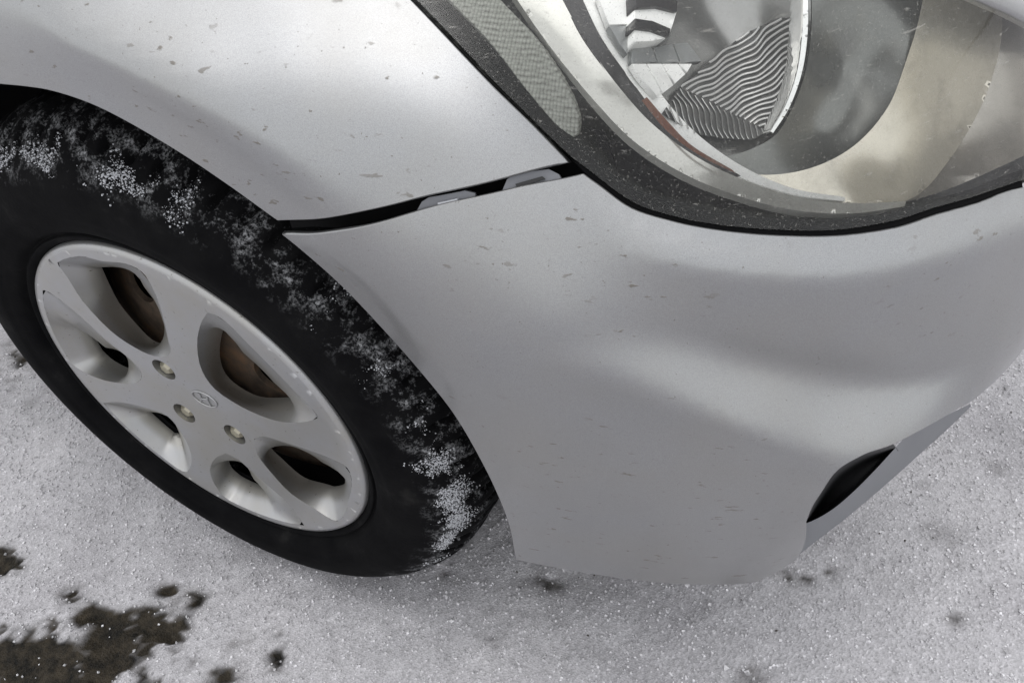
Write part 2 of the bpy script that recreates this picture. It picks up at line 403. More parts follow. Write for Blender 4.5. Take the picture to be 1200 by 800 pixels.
def fill(polys, step, edge=None):
    """triangulate the first outline minus the others; returns points, triangles, boundary loops"""
    edge = edge or step*.6
    R = [resample(np.asarray(p), edge) for p in polys]
    lo, hi = R[0].min(0), R[0].max(0)
    gx, gy = np.meshgrid(np.arange(lo[0], hi[0], step), np.arange(lo[1], hi[1], step*.866))
    gx[1::2] += step/2
    G = np.c_[gx.ravel(), gy.ravel()]; G = G[inside(G, R[0])]
    for h in R[1:]: G = G[~inside(G, h)]
    B = np.vstack(R)
    keep = np.ones(len(G), bool)
    for k in range(0, len(G), 4000):
        keep[k:k+4000] = ((G[k:k+4000, None]-B[None])**2).sum(-1).min(1) > (step*.5)**2
    G = G[keep]; pts = [Vector(p) for p in np.vstack([B, G])]
    E = []; o = 0
    for r in R: E += [(o+i, o+(i+1) % len(r)) for i in range(len(r))]; o += len(r)
    vo, eo, fo, ov, oe, of = delaunay_2d_cdt(pts, E, [], 0, 1e-7)
    V = np.array([tuple(v) for v in vo]); T = np.array([f for f in fo if len(f) == 3])
    c = V[T].mean(1); m = inside(c, R[0])
    for h in R[1:]: m &= ~inside(c, h)
    T = T[m]
    cnt = {}
    for f in T:
        for a, b in ((f[0], f[1]), (f[1], f[2]), (f[2], f[0])): cnt[(a, b)] = 1
    bd = [(a, b) for (a, b) in cnt if (b, a) not in cnt]
    return V, T, bd
def skirt(V, F, NV, bd, rings):
    """fold the rim of a sheet inwards: rings of (outward in-surface, inward) offsets"""
    V = [tuple(p) for p in V]; F = [tuple(f) for f in F]
    A = np.array(V); tang = {}
    for a, b in bd:
        e = A[b]-A[a]; e /= max(np.linalg.norm(e), 1e-9)
        o = np.cross(e, NV[a]); tang[a] = tang.get(a, 0)+o; tang[b] = tang.get(b, 0)+o
    prev = {}
    for i in tang: prev[i] = len(V); V.append(tuple(A[i]))      # own rim vertices: a crisp edge
    for oo, ii in rings:
        cur = {}
        for i, o in tang.items():
            o = o/max(np.linalg.norm(o), 1e-9); cur[i] = len(V); V.append(tuple(A[i]+o*oo-NV[i]*ii))
        for a, b in bd: F.append((prev[b], prev[a], cur[a], cur[b]))
        prev = cur
    return np.array(V), F
def panel(name, outline, step, mat, parent, rings=((.0006, .0005), (.0009, .0016), (.0006, .009)), off=0.0, holes=()):
    uv, T, bd = fill([outline]+list(holes), step)
    P = skin(uv, off); NV = skin_normal(uv)
    V, F = skirt(P, T, NV, bd, rings) if rings else (P, [tuple(f) for f in T])
    o = mesh_obj(name, V, F, mat, parent)
    NN = np.zeros((len(V), 3)); NN[:len(NV)] = NV                    # the sheet keeps the skin's own normals
    o.data.normals_split_custom_set_from_vertices([tuple(n_) for n_ in NN])
    return o
def deep_patch(name, outline_px, ctrl, step_px, mat, parent, rings=None, disp=None, holes=(), floor=.009):
    """a sheet behind the lens: ctrl = (column, row, metres behind the skin along the line of sight)"""
    q, T, bd = fill([np.asarray(outline_px, float)]+[np.asarray(h, float) for h in holes], step_px)
    c = np.array(ctrl, float)
    f = TPS(c[:, :2]/300, c[:, 2], lam=1e-4) if len(c) > 2 else (lambda Y: np.full(len(Y), c[0, 2]))
    s, D = hit(q, True)
    dep = f(q/300)
    if disp is not None: dep = dep+disp(q)
    dep = np.maximum(dep, floor); V = s+D*dep[:, None]
    F = [(t[0], t[2], t[1]) for t in T]
    if rings:
        F2 = np.array(F); n = np.zeros_like(V); fn = np.cross(V[F2[:, 1]]-V[F2[:, 0]], V[F2[:, 2]]-V[F2[:, 0]])
        for k in range(3): np.add.at(n, F2[:, k], fn)
        n /= np.linalg.norm(n, axis=1)[:, None]
        V, F = skirt(V, F, n, [(b, a) for a, b in bd], rings)
    return mesh_obj(name, V, F, mat, parent)
def sm(pts, n=8): return catmull(pts, n)

# ------------------------------------------------------------------ ground
def ground_z(x, y):
    z = .010*(fbm(x*5, y*5, 4, 3)-.5) + .006*(fbm(x*40, y*40, 3, 9)-.5)
    return z
def to_ground(px, py):
    d = ray(px, py); t = -CAM[2]/d[..., 2]; return CAM+d*t[..., None]
MUD = [(4,655,24,16,1),(-20,770,50,30,1),(40,760,46,26,.9),(75,795,60,20,1),(95,722,36,18,.8),(120,748,50,18,.85),(188,735,26,22,1),(165,722,24,14,.7),(130,775,40,18,.9),(170,800,40,12,.6),(20,735,40,14,.5),
       (235,697,24,13,.6),(195,690,18,10,.45),(322,772,11,28,.8),(283,755,16,14,.35),(250,790,30,14,.45),(85,695,16,10,.4),(215,775,22,18,.4),(955,672,36,15,.40),(985,662,14,6,.3),(635,680,40,16,.24),(1120,725,14,9,.2),(1100,570,40,20,.22),(575,730,22,32,.26),(880,790,24,20,.2),(1165,545,18,10,.3),(15,430,40,40,.28),(1060,640,80,40,.14),(518,671,8,7,.55)]
def mudmask(x, y):
    m = np.zeros_like(x)
    for px, py, rx, ry, a in MUD:
        c = to_ground(np.array(px), np.array(py)); ex_ = to_ground(np.array(px+rx), np.array(py)); ey_ = to_ground(np.array(px), np.array(py+ry))
        A = np.c_[(ex_-c)[:2], (ey_-c)[:2]]; Q = np.linalg.solve(A, np.vstack([x-c[0], y-c[1]]))
        q_ = fbm(x*14, y*14, 4, 61); r2 = (Q**2).sum(0)*(.45+1.3*q_); m = 1-(1-m)*(1-.93*a*np.exp(-r2*1.0))
    n = fbm(x*30, y*30, 6, 21); n2 = fbm(x*90, y*90, 3, 5)
    return np.clip(m*1.1+((n-.5)*2.9+(n2-.5)*1.5)*np.clip(m*2.5, 0, 1)*np.clip(1.45-m, .62, 1), 0, 1)
def make_ground():
    x0, x1, y0, y1, st = -1.0, 2.2, -1.0, 1.5, .0075
    xs = np.arange(x0, x1+st/2, st); ys = np.arange(y0, y1+st/2, st); nx, ny = len(xs), len(ys)
    gx, gy = np.meshgrid(xs, ys); x = gx.ravel(); y = gy.ravel()
    fade = np.clip(np.minimum(np.minimum(x-xs[0], xs[-1]-x), np.minimum(y-ys[0], ys[-1]-y))/.12, 0, 1)
    mud = mudmask(x, y)
    z = (ground_z(x, y)-.008*mud)*fade
    z -= .010*np.exp(-((x/.13)**2+((y-.10)/.13)**2)**2)*0.6
    V = np.c_[x, y, z]; i = (np.arange(ny-1)[:, None]*nx+np.arange(nx-1)[None]).ravel()
    T = np.c_[i, i+1, i+1+nx, i+nx]
    b = 250.0; n0 = len(V); V = np.vstack([V, [(-b, -b, 0), (b, -b, 0), (b, b, 0), (-b, b, 0)]])
    c = [0, nx-1, nx*ny-1, nx*(ny-1)]
    T = np.vstack([T, [(n0, n0+1, c[1], c[0]), (n0+1, n0+2, c[2], c[1]), (n0+2, n0+3, c[3], c[2]), (n0+3, n0, c[0], c[3])]])
    o = tri_mesh('snow_ground', V, T, SNOW); o['kind'] = 'structure'
    a = o.data.attributes.new('mud', 'FLOAT', 'POINT'); a.data.foreach_set('value', np.r_[mud, 0, 0, 0, 0].astype(np.float32))
OCT_V = np.array([(1, 0, 0), (-1, 0, 0), (0, 1, 0), (0, -1, 0), (0, 0, 1), (0, 0, -1)], float)
OCT_F = np.array([(0, 2, 4), (2, 1, 4), (1, 3, 4), (3, 0, 4), (2, 0, 5), (1, 2, 5), (3, 1, 5), (0, 3, 5)])
def grains(name, P, r, mat, parent=None):
    n = len(P); q = rng.normal(size=(n, 4)); q /= np.linalg.norm(q, axis=1)[:, None]
    a, b, c, d = q.T
    R = np.stack([1-2*(c*c+d*d), 2*(b*c-a*d), 2*(b*d+a*c), 2*(b*c+a*d), 1-2*(b*b+d*d), 2*(c*d-a*b), 2*(b*d-a*c), 2*(c*d+a*b), 1-2*(b*b+c*c)], 1).reshape(n, 3, 3)
    v = OCT_V[None]*(r[:, None, None]*(.7+.6*rng.random((n, 6, 1)))); v = np.einsum('nij,nkj->nki', R, v)+P[:, None]
    T = (OCT_F[None]+6*np.arange(n)[:, None, None]).reshape(-1, 3)
    o = tri_mesh(name, v.reshape(-1, 3), T, mat, parent, smooth=False); o['kind'] = 'stuff'; return o
def make_ground_grains():
    n = 75000; x = rng.uniform(-.75, 1.25, n); y = rng.uniform(-.55, .95, n)
    m = mudmask(x, y); k = rng.random(n) > np.clip(m*1.35, 0, .965); x, y, m = x[k], y[k], m[k]
    r = .0009+.0015*rng.random(len(x))**2.2+.003*(rng.random(len(x)) > .994)*rng.random(len(x))
    grains('ice_grains', np.c_[x, y, ground_z(x, y)+r*.35-.008*m], r, ICE)
def make_grit():
    n = 1700; x = rng.uniform(-.75, 1.25, n); y = rng.uniform(-.55, .95, n)
    k = fbm(x*6, y*6, 3, 51)+.5*mudmask(x, y)+.25*rng.random(n) > .72; x, y = x[k], y[k]
    r = .0005+.0012*rng.random(len(x))**3
    grains('grit', np.c_[x, y, ground_z(x, y)+r*.6], r, simple('grit_stone', (.05, .042, .034), .8)[0])
make_ground(); make_ground_grains(); make_grit()

# ------------------------------------------------------------------ the car
car = empty('car', (0, 0, 0))
car['label'] = 'silver car standing on dirty snow, with a loose bumper seam under its headlamp'; car['category'] = 'car'
ZC = .30
# outlines
ARCH_PX = [(0,98),(30,101),(60,106),(115,125),(200,172),(265,215),(325,258)]
a_uv = hit(ARCH_PX)
rear = [(U0+.365*math.cos(t), ZC+.365*math.sin(t)) for t in np.radians(np.arange(174, 96, -8))]
rear = [p for p in rear if p[0] < a_uv[0, 0]-.03]
fender_out = path(('u', [(U0-.42, .31)]), ('u', np.vstack([np.array(rear), a_uv])), ('p', [(325,258),(360,257),(400,252),(460,239),(520,224),(600,205),(664,190)]),
                  ('p', [(664,190),(620,145),(570,95),(520,42),(480,0),(455,-26)]), ('u', [(U0+.20, .86), (U0+.05, .93), (U0-.7, .97), (U0-.7, .22)]))
panel('fender', fender_out, .009, PAINT, car)
BARCH = [(331,275),(380,316),(440,376),(490,432),(530,482),(560,532),(582,576),(597,615),(605,655)]
BTOP = [(331,275),(365,275),(400,271),(440,263),(520,240),(600,222),(650,212),(683,205)]
HLOW = [(683,205),(700,217),(740,245),(790,261),(850,272),(915,277),(980,277.5),(1050,268),(1100,252),(1150,238),(1199,221)]
fog_top = [(944,612),(958,583),(982,550),(1010,533),(1045,520),(1090,497),(1137,471)]
hl = hit(HLOW); ba = hit(BARCH[::-1]); ft = hit(fog_top)
_b = np.vstack([r4[5:], LIPZ]); _u4, _d4 = u_of(_b[:, 0], _b[:, 1]); bot = np.c_[_u4, _b[:, 2]]; bot[0] = ba[0]
bumper_out = np.vstack([catmull(hit(BTOP), 6), catmull(np.vstack([hl, [(uy(.5), .435), (uy(.7), .45), (uy(.9), .45)]]), 6),
                        [(uy(.9), .19)], [(uy(.6), .19), (uy(.45), .19), (uy(.45), .36)], catmull(ft[::-1], 6), catmull(bot[::-1], 6), catmull(ba, 6)])
bumper = panel('bumper', bumper_out, .008, PAINT, car, rings=((.0006, .0005), (.0009, .0016), (.0004, .0035)))
bpar = bumper
# lamp pocket at the bumper's corner
def make_pts(l):
    l = np.array(l); p, D = hit(l[:, :2], True); return p+D*l[:, 2:3]
LO = [(944,613,.003),(952,610,.006),(972,599,.012),(1000,576,.020),(1025,551,.028),(1047,527,.036),(1060,513,.040),(1085,500,.040),(1110,486,.042),(1137,473,.044)]
edge = make_pts(LO)
low = np.vstack([skin(bot[-1:], .002), at_z([(960,631),(990,608),(1020,583),(1050,557),(1080,530),(1110,503),(1138,476)], .19)])
def loft(name, A, B, n, mat, parent, bulge=0):
    V = []; F = []; m = len(A)
    for k in range(n+1):
        s = k/n; V.append(A*(1-s)+B*s)
    V = np.vstack(V)
    for k in range(n):
        for i in range(m-1): F.append((k*m+i, k*m+i+1, (k+1)*m+i+1, (k+1)*m+i))
    return mesh_obj(name, V, F, mat, parent)
def multi(name, rows, mat, parent):
    m = len(rows[0]); V = np.vstack(rows); F = []
    for k in range(len(rows)-1):
        for i in range(m-1): F.append((k*m+i, k*m+i+1, (k+1)*m+i+1, (k+1)*m+i))
    return mesh_obj(name, V, F, mat, parent)
GRILLE = simple('recess_plastic', (.030, .030, .032), .55, spec=.3)[0]
def even(P, n):
    P = catmull(P, 6); L = np.r_[0, np.cumsum(np.linalg.norm(np.diff(P, axis=0), axis=1))]; t = np.linspace(0, L[-1], n)
    return np.c_[np.interp(t, L, P[:, 0]), np.interp(t, L, P[:, 1]), np.interp(t, L, P[:, 2])]
E2 = even(edge, 40); L2 = even(low, 40)
loft('fog_lamp_panel', E2, L2, 8, simple('grey_bumper_recess', (.15, .158, .175), .42)[0], bumper)  # panel coloured a darker grey than the bumper paint
UPX = [(944,611),(956,585),(966,568),(982,549),(1010,533),(1030,526),(1047,520)]
top3 = make_pts([(x, y, .004) for x, y in UPX]); dk = make_pts([(x+6, y+8, .075) for x, y in UPX])
e3 = make_pts(LO[:6]); dl = make_pts([(x-4, y-3, .080) for x, y, _ in LO[:6]])
ta, tb, tc_, td = [even(P, 24) for P in (top3, dk, dl, e3)]
multi('fog_lamp_pocket', [ta, ta*.5+tb*.5, tb, tc_, td*.5+tc_*.5, td], GRILLE, bumper)

# dark support behind the open seam, two pale clips on it
def band(name, top, botm, off, mat, step, parent=None, rings=((.0, .004),)):
    return panel(name, np.vstack([hit(top), hit(botm[::-1])]), step, mat, parent or bumper, rings=rings, off=off)
band('bumper_support', [(300,240),(400,236),(520,208),(664,172),(700,180)], [(318,290),(400,292),(520,262),(600,244),(720,235)], .024, LINER, .008)
band('retaining_clip', [(489,243),(497,238),(540,230),(552,233)], [(480,259),(500,256),(530,246),(553,243)], .006, GREYCLIP, .004)
band('retaining_clip', [(590,217),(598,211),(640,205),(652,211)], [(582,236),(600,230),(630,223),(655,216)], .006, GREYCLIP, .004)
band('clip_tongue', [(511,240),(534,235)], [(512,246),(535,239)], .002, simple('clip_tip_plastic', (.42, .43, .46), .35)[0], .004)
band('clip_tongue', [(602,219),(634,210)], [(604,224),(637,213)], .003, BLACK, .004)

band('headlamp_seal', [(660,172),(690,192),(742,231),(790,247),(850,259),(915,264),(980,264),(1050,255),(1100,239),(1150,225),(1210,202)], [(672,198),(700,226),(742,253),(790,269),(850,281),(915,286),(980,286),(1050,277),(1100,261),(1150,247),(1210,226)], .006, LINER, .008, rings=None)
# hood edge above the headlamp
hood_px = [(1125,-16),(1160,0),(1185,11),(1215,27),(1260,50)]
hq = skin(hit(hood_px)); A = catmull(hq, 5)
B = A.copy(); B[:, 0] -= .10; B[:, 2] += .05; B[:, 1] += .01
Cc = B.copy(); Cc[:, 0] -= .35; Cc[:, 2] += .08
lip = A.copy(); lip[:, 2] -= .004; lip[:, 0] -= .006
mid = A*.75+B*.25; mid[:, 2] += .008
multi('hood', [lip, A+[-.001, 0, -.003], A, mid, B, Cc], PAINT, car)

# wheel-arch liner, underbody
th = np.radians(np.arange(-12, 172, 4)); V = []; F = []
for yy in (.0, .02, .26): V += [(.388*math.cos(t), yy+.012+.03*max(0, math.cos(t))**3, ZC+.388*math.sin(t)) for t in th]
m = len(th); V = np.array(V)
for k in range(2):
    for i in range(m-1): F.append((k*m+i, (k+1)*m+i, (k+1)*m+i+1, k*m+i+1))
b0 = len(V); V = np.vstack([V, [(0, .266, ZC)]])
for i in range(m-1): F.append((2*m+i, b0, 2*m+i+1))
mesh_obj('wheel_arch_liner', V, F, LINER, car)
def box(name, lo, hi, mat, parent):
    (a, b, c), (d, e, f) = lo, hi
    V = [(a, b, c), (d, b, c), (d, e, c), (a, e, c), (a, b, f), (d, b, f), (d, e, f), (a, e, f)]
    F = [(0, 3, 2, 1), (4, 5, 6, 7), (0, 1, 5, 4), (1, 2, 6, 5), (2, 3, 7, 6), (3, 0, 4, 7)]
    return mesh_obj(name, np.array(V, float), F, mat, parent, smooth=False)
box('underbody', (-1.3, .30, .2), (.56, 1.4, .5), LINER, car)

# ------------------------------------------------------------------ wheel
wheel = empty('wheel', (0, 0, ZC), car)
def revolve(name, prof, n, mat, parent, fn=None):
    prof = np.array(prof); m = len(prof); a = np.linspace(0, 2*math.pi, n, endpoint=False)
    r = np.repeat(prof[None, :, 0], n, 0); y = np.repeat(prof[None, :, 1], n, 0); A = np.repeat(a[:, None], m, 1)
    if fn: r, y = fn(r, y, A)
    V = np.stack([r*np.cos(A), y, ZC+r*np.sin(A)], -1).reshape(-1, 3)
    i = (np.arange(n)[:, None]*m+np.arange(m-1)[None]).ravel(); j = ((np.arange(n)+1) % n)[:, None]*m+np.arange(m-1)[None]; j = j.ravel()
    return tri_mesh(name, V, np.c_[i, i+1, j+1, j], mat, parent)
tp = catmull([(.180,.035),(.194,.016),(.2005,.004),(.206,.001),(.2085,.004),(.214,-.003),(.222,-.007),(.240,-.011),(.258,-.009),(.272,-.003),(.284,.006),(.294,.016),(.303,.030),(.308,.045),(.310,.07),(.310,.15),(.303,.18),(.28,.2)], 5)
def tread(r, y, A):
    k = np.clip((r-.287)/.009, 0, 1)*np.clip((.21-y)/.02, 0, 1)
    ph = (A*72/(2*math.pi) + y*6) % 1.0
    g = 1/(1+np.exp((np.abs(ph-.5)-.13)*60))
    gr = np.exp(-((y-.075)/.006)**4)+np.exp(-((y-.115)/.006)**4)
    y = y-.0008*np.exp(-((r-.2345)/.0016)**2)*(y < .03)-.0006*np.exp(-((r-.266)/.0014)**2)*(y < .03)+.0007*np.exp(-((r-.228)/.002)**2)*(y < .03)
    return r-.0065*np.maximum(g*k, gr*(r > .3)), y+.004*g*k*(y < .05)
revolve('tyre', tp, 720, TYRE, wheel, tread)
# pressed steel disc behind the cover, with round openings
def disc_fill(outer, holes, step, yfn, mat, name, parent, depth=None):
    q, T, bd = fill([outer]+holes, step); y = yfn(np.hypot(q[:, 0], q[:, 1]))
    V = np.c_[q[:, 0], y, q[:, 1]+ZC]; NV = np.repeat([[0, -1.0, 0]], len(V), 0)
    F = [tuple(f) for f in T]
    if depth: V, F = skirt(V, F, NV, bd, depth)
    return mesh_obj(name, V, F, mat, parent)
circ = lambda cx, cy, r, n=24: np.array([(cx+r*math.cos(2*math.pi*k/n), cy+r*math.sin(2*math.pi*k/n)) for k in range(n)])
rim_holes = [circ(r_*math.cos(math.radians(a)), r_*math.sin(math.radians(a)), q_) for r_, a, q_ in ((.123,130,.019),(.062,12,.021),(.148,-52,.018),(.13,175,.018),(.13,-142,.018),(.13,-97,.018),(.135,75,.018))]
disc_fill(circ(0, 0, .178, 72), rim_holes, .012, lambda r: .052+.028*np.clip((r-.09)/.09, 0, 1)**2, RUST, 'steel_disc', wheel, ((0, .006),))
rv = revolve('brake_drum', [(.0, .085), (.12, .088), (.15, .095), (.176, .10), (.18, .05)], 64, LINER, wheel)
# plastic cover: outlines unprojected from the photograph on to its dished face
def face_y(r): return .011*(1-np.clip(r/.185, 0, 1)**2)
def to_face(px, extra=0.0, it=6):
    px = np.asarray(px, float); D = ray(px[:, 0], px[:, 1]); y = np.full(len(px), extra)
    for _ in range(it):
        X = CAM+D*((y-CAM[1])/D[:, 1])[:, None]; y = face_y(np.hypot(X[:, 0], X[:, 2]-ZC))+extra
    return np.c_[X[:, 0], X[:, 2]-ZC]
WIN = [  # (outline on the face, opening at the back)
 ([(64,304),(91,299),(120,306),(147,309),(166,318),(178,336),(190,367),(197,398),(200,412),(192,418),(174,415),(151,403),(129,387),(97,353),(79,325)],
  [(116,310),(147,310),(166,318),(178,336),(190,367),(196,398),(190,405),(176,401),(156,382),(136,358),(122,328)]),
 ([(45,338),(57,342),(97,373),(124,398),(149,418),(163,432),(166,442),(160,448),(142,449),(109,441),(78,421),(59,394),(46,365)],
  [(99,377),(124,400),(149,420),(161,433),(158,436),(145,433),(127,423),(113,403)]),
 ([(118,472),(139,471),(173,478),(197,488),(213,508),(223,528),(224,544),(217,553),(197,542),(161,512),(130,490)],
  [(174,480),(190,485),(204,498),(215,514),(206,509),(197,514),(190,519),(176,506),(164,493)]),
 ([(265,531),(252,537),(246,551),(252,568),(269,587),(307,606),(341,618),(358,619),(348,603),(330,582),(319,573),(296,553),(280,539)],
  [(267,533),(280,541),(296,555),(317,573),(292,566),(271,553),(266,544)]),
 ([(298,514),(309,511),(330,517),(361,527),(392,539),(407,548),(412,562),(409,584),(396,611),(366,594),(341,578),(319,555),(302,533)],
  [(306,514),(330,519),(361,529),(392,541),(405,549),(407,560),(403,568),(390,571),(375,569),(352,562),(330,542),(315,527)]),
 ([(243,366),(256,371),(269,381),(292,404),(319,431),(345,458),(372,487),(366,492),(339,495),(314,490),(282,476),(252,456),(237,435),(231,405),(235,380)],
  [(262,378),(273,385),(292,406),(319,433),(345,459),(350,465),(325,469),(300,467),(280,457),(265,445),(256,428),(255,405)]),
]
wins = [to_face(a) for a, b in WIN]; opens = [to_face(b, .026) for a, b in WIN]
clampr = lambda p, m: p*np.minimum(1, m/np.maximum(np.hypot(p[:, 0], p[:, 1]), 1e-6))[:, None]
wins = [clampr(catmull(np.vstack([p, p[:1]]), 3)[:-1], .1865) for p in wins]; opens = [clampr(catmull(np.vstack([p, p[:1]]), 3)[:-1], .181) for p in opens]
LUGS = [((192,433),.0135,.0105,20),((216,484),.0135,.0135,0),((275,509),.0135,.0105,0)]
lugc = to_face([l[0] for l in LUGS])
lug_holes = [circ(c[0], c[1], .0140, 20) for k, c in enumerate(lugc)]
q, T, bd = fill([circ(0, 0, .193, 120)]+wins+lug_holes, .007, .0035)
rr = np.hypot(q[:, 0], q[:, 1]); V = np.c_[q[:, 0], face_y(rr), q[:, 1]+ZC]; NV = np.repeat([[0, -1.0, 0]], len(V), 0)
inner_bd = [(a, b) for a, b in bd if rr[a] < .192]; outer_bd = [(a, b) for a, b in bd if rr[a] >= .192]
hole_bd = []; 
for a, b in inner_bd:
    if any(np.hypot(*(q[a]-c)) < .0155 for c in lugc): hole_bd.append((a, b))
V2, F2 = skirt(V, T, NV, hole_bd, ((-.0004, .0006), (-.0006, .016)))
V2, F2 = skirt(V2, F2, np.repeat([[0, -1.0, 0]], len(V2), 0), outer_bd, ((.0035, .0008), (.0055, .004), (.006, .014)))
# sloping reveals of the windows
Vl = list(map(tuple, V2)); Fl = [tuple(f) for f in F2]
for wv, ov in zip(wins, opens):
    n = 72
    def ring(p, n, c):
        P = np.vstack([p, p[:1]]); L = np.r_[0, np.cumsum(np.linalg.norm(np.diff(P, axis=0), axis=1))]
        ss = np.linspace(0, L[-1], 800); Q = np.c_[np.interp(ss, L, P[:, 0]), np.interp(ss, L, P[:, 1])]
        an = np.arctan2(Q[:, 1]-c[1], Q[:, 0]-c[0]); t = np.linspace(-math.pi, math.pi, n, endpoint=False)
        return np.array([Q[np.abs((an-x+math.pi) % (2*math.pi)-math.pi).argmin()] for x in t])
    c = ov.mean(0); a = ring(wv, n, c); b = ring(ov, n, c)
    # keep the opening within the window
    rows = []
    for s, dpt in ((0, 0.0), (.04, .0012), (.45, .011), (1.0, .024), (1.01, .030)):
        s2 = min(s, 1); p = a*(1-s2)+b*s2; y = face_y(np.hypot(a[:, 0], a[:, 1]))+dpt
        rows.append(np.c_[p[:, 0], y, p[:, 1]+ZC])
    o0 = len(Vl)
    for r_ in rows: Vl += [tuple(x) for x in r_]
    for k in range(len(rows)-1):
        for i in range(n): j = (i+1) % n; Fl.append((o0+k*n+i, o0+k*n+j, o0+(k+1)*n+j, o0+(k+1)*n+i))
cover = mesh_obj('wheel_cover', np.array(Vl), Fl, COVER, wheel)
NUT = simple('nut_steel', (.45, .42, .33), .4, .5)[0]
first = None
for k in range(3):
    c = lugc[k]; n = 6; V = []; F = []
    for r_, y in ((.0085, .020), (.0085, .012), (.006, .009), (.0, .009)):
        V += [(r_*math.cos(i*math.pi/3+.3), y, r_*math.sin(i*math.pi/3+.3)) for i in range(n)]
    for q_ in range(3):
        for i in range(n): j = (i+1) % n; F.append((q_*n+i, (q_+1)*n+i, (q_+1)*n+j, q_*n+j))
    if first is None:
        first = mesh_obj('wheel_nut', np.array(V)+[0, 0, ZC], F, NUT, wheel, smooth=False); o = first
    else:
        o = first.copy(); COL.objects.link(o); o.parent = wheel
    o.location = (c[0]-.0055, .005, c[1]-.0055)
# embossed emblem: an oval ring with a slanted letter H
lc = to_face([(240,467)])[0]; V = []; F = []
def emb_tube(pts, r, closed):
    pts = np.array(pts); n = len(pts); o0 = len(V)
    for i in range(n):
        a = pts[(i-1) % n] if closed or i else pts[0]; b = pts[(i+1) % n] if closed or i < n-1 else pts[-1]
        t = b-a; t /= np.linalg.norm(t); s = np.array([-t[1], t[0]])
        for k in range(6):
            w_ = math.cos(k*math.pi/3)*r; d_ = math.sin(k*math.pi/3)*r
            V.append((pts[i, 0]+s[0]*w_, face_y(.02)-d_*.8-.0006, pts[i, 1]+s[1]*w_+ZC))
    for i in range(n if closed else n-1):
        j = (i+1) % n
        for k in range(6): l = (k+1) % 6; F.append((o0+i*6+k, o0+i*6+l, o0+j*6+l, o0+j*6+k))
emb_tube([(lc[0]+.016*math.cos(a), lc[1]+.0105*math.sin(a)) for a in np.linspace(0, 2*math.pi, 36, endpoint=False)], .0011, True)
emb_tube(catmull([(lc[0]-.0085, lc[1]-.0065), (lc[0]-.0045, lc[1]-.001), (lc[0]-.004, lc[1]+.0085)], 5), .0012, False)
emb_tube(catmull([(lc[0]+.004, lc[1]-.0085), (lc[0]+.0045, lc[1]+.001), (lc[0]+.0085, lc[1]+.0065)], 5), .0012, False)
emb_tube([(lc[0]-.0045, lc[1]-.001), (lc[0], lc[1]+.0003), (lc[0]+.0045, lc[1]+.001)], .0011, False)
mesh_obj('emblem', np.array(V), F, COVER, wheel)
# snow caught on the tyre's shoulder
n = 800000; a = np.radians(rng.uniform(-42, 140, n)); rad = rng.uniform(.262, .309, n)
yy = np.interp(rad, tp[8:80, 0][np.argsort(tp[8:80, 0])], tp[8:80, 1][np.argsort(tp[8:80, 0])])
cl = fbm(a*13, rad*60, 5, 31); big = fbm(a*3.2, rad*14, 2, 77)
ad = np.degrees(a); dens = np.interp(ad, [-42, -38, -30, -8, 4, 14, 26, 34, 46, 60, 80, 100, 140], [0, .3, 1, 1, .9, .5, .55, .25, .3, .55, .9, .9, .8])
ctr = np.interp(ad, [-40, -10, 10, 30, 60, 100, 140], [.292, .290, .287, .286, .284, .284, .284])
sc = dens*np.exp(-((rad-ctr)/.016)**2)
k = (cl*.62+big*.22+.20*rng.random(n)) > (.795-.25*sc); k &= rng.random(n) < .13*sc+.008
a, rad, yy = a[k], rad[k], yy[k]; r_ = .00022+.0008*rng.random(len(a))**3
P = np.c_[rad*np.cos(a), yy-r_*.6-.001*rng.random(len(a)), ZC+rad*np.sin(a)]
grains('caked_snow', P, r_, simple('fresh_snow', (.56, .57, .60), .4)[0], wheel)

# ------------------------------------------------------------------ headlamp
hlg = empty('headlight', (.5, .15, .6), car)
def satin(name, col, metal=.5, rough=.4, grain=.5):
    m, t, b, o = nodes(name)
    g = ramp(t, noise(t, 700, 3, .6), [(.3, .75), (.7, 1.0)])
    mu = N(t, 'ShaderNodeMix', data_type='RGBA', blend_type='MULTIPLY'); mu.inputs[0].default_value = grain
    mu.inputs[6].default_value = tuple(col)+(1,); t.links.new(g, mu.inputs[7])
    d = ramp(t, noise(t, 45, 5, .7), [(.5, 0.0), (.78, .4)])
    t.links.new(mixc(t, d, mu.outputs[2], (.20, .19, .17)), b.inputs['Base Color'])
    b.inputs['Metallic'].default_value = metal; b.inputs['Roughness'].default_value = rough
    return m
M_TRIM = satin('pale_trim', (.86, .85, .80), .55, .18); M_CREAM = satin('cream_reflection', (.86, .81, .70), .6, .2); M_SIDE = satin('grey_reflection', (.55, .52, .47), .6, .22)  # cream and grey tones are reflections put into the base colour
M_SMOKE = satin('smoky_reflection', (.23, .235, .225), .7, .24, 1.0); M_BOWL = satin('bowl_metal', (.42, .42, .41), .75, .22); M_WHITE = satin('white_facet', (.92, .92, .90), .0, .3, .1)  # the smoky tone paints a dark reflection as base colour
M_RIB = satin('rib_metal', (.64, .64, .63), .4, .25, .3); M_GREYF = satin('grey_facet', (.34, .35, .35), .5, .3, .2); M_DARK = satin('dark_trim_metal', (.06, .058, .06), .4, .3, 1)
EDGE_L = [(455,-26),(480,-3),(520,38),(570,91),(620,141),(668,187)]
EDGE_B = [(668,187),(690,203),(742,241),(790,257),(850,268),(915,273),(980,273),(1050,262),(1100,246),(1150,231.5),(1199,214.5),(1240,197)]
TOPR = [(1260,55),(1215,30),(1185,14),(1160,3),(1125,-13)]
lens_out = np.vstack([catmull(hit(EDGE_L), 6), catmull(hit(EDGE_B), 6), hit(TOPR), hit([(950,-70),(700,-75),(500,-55)])])
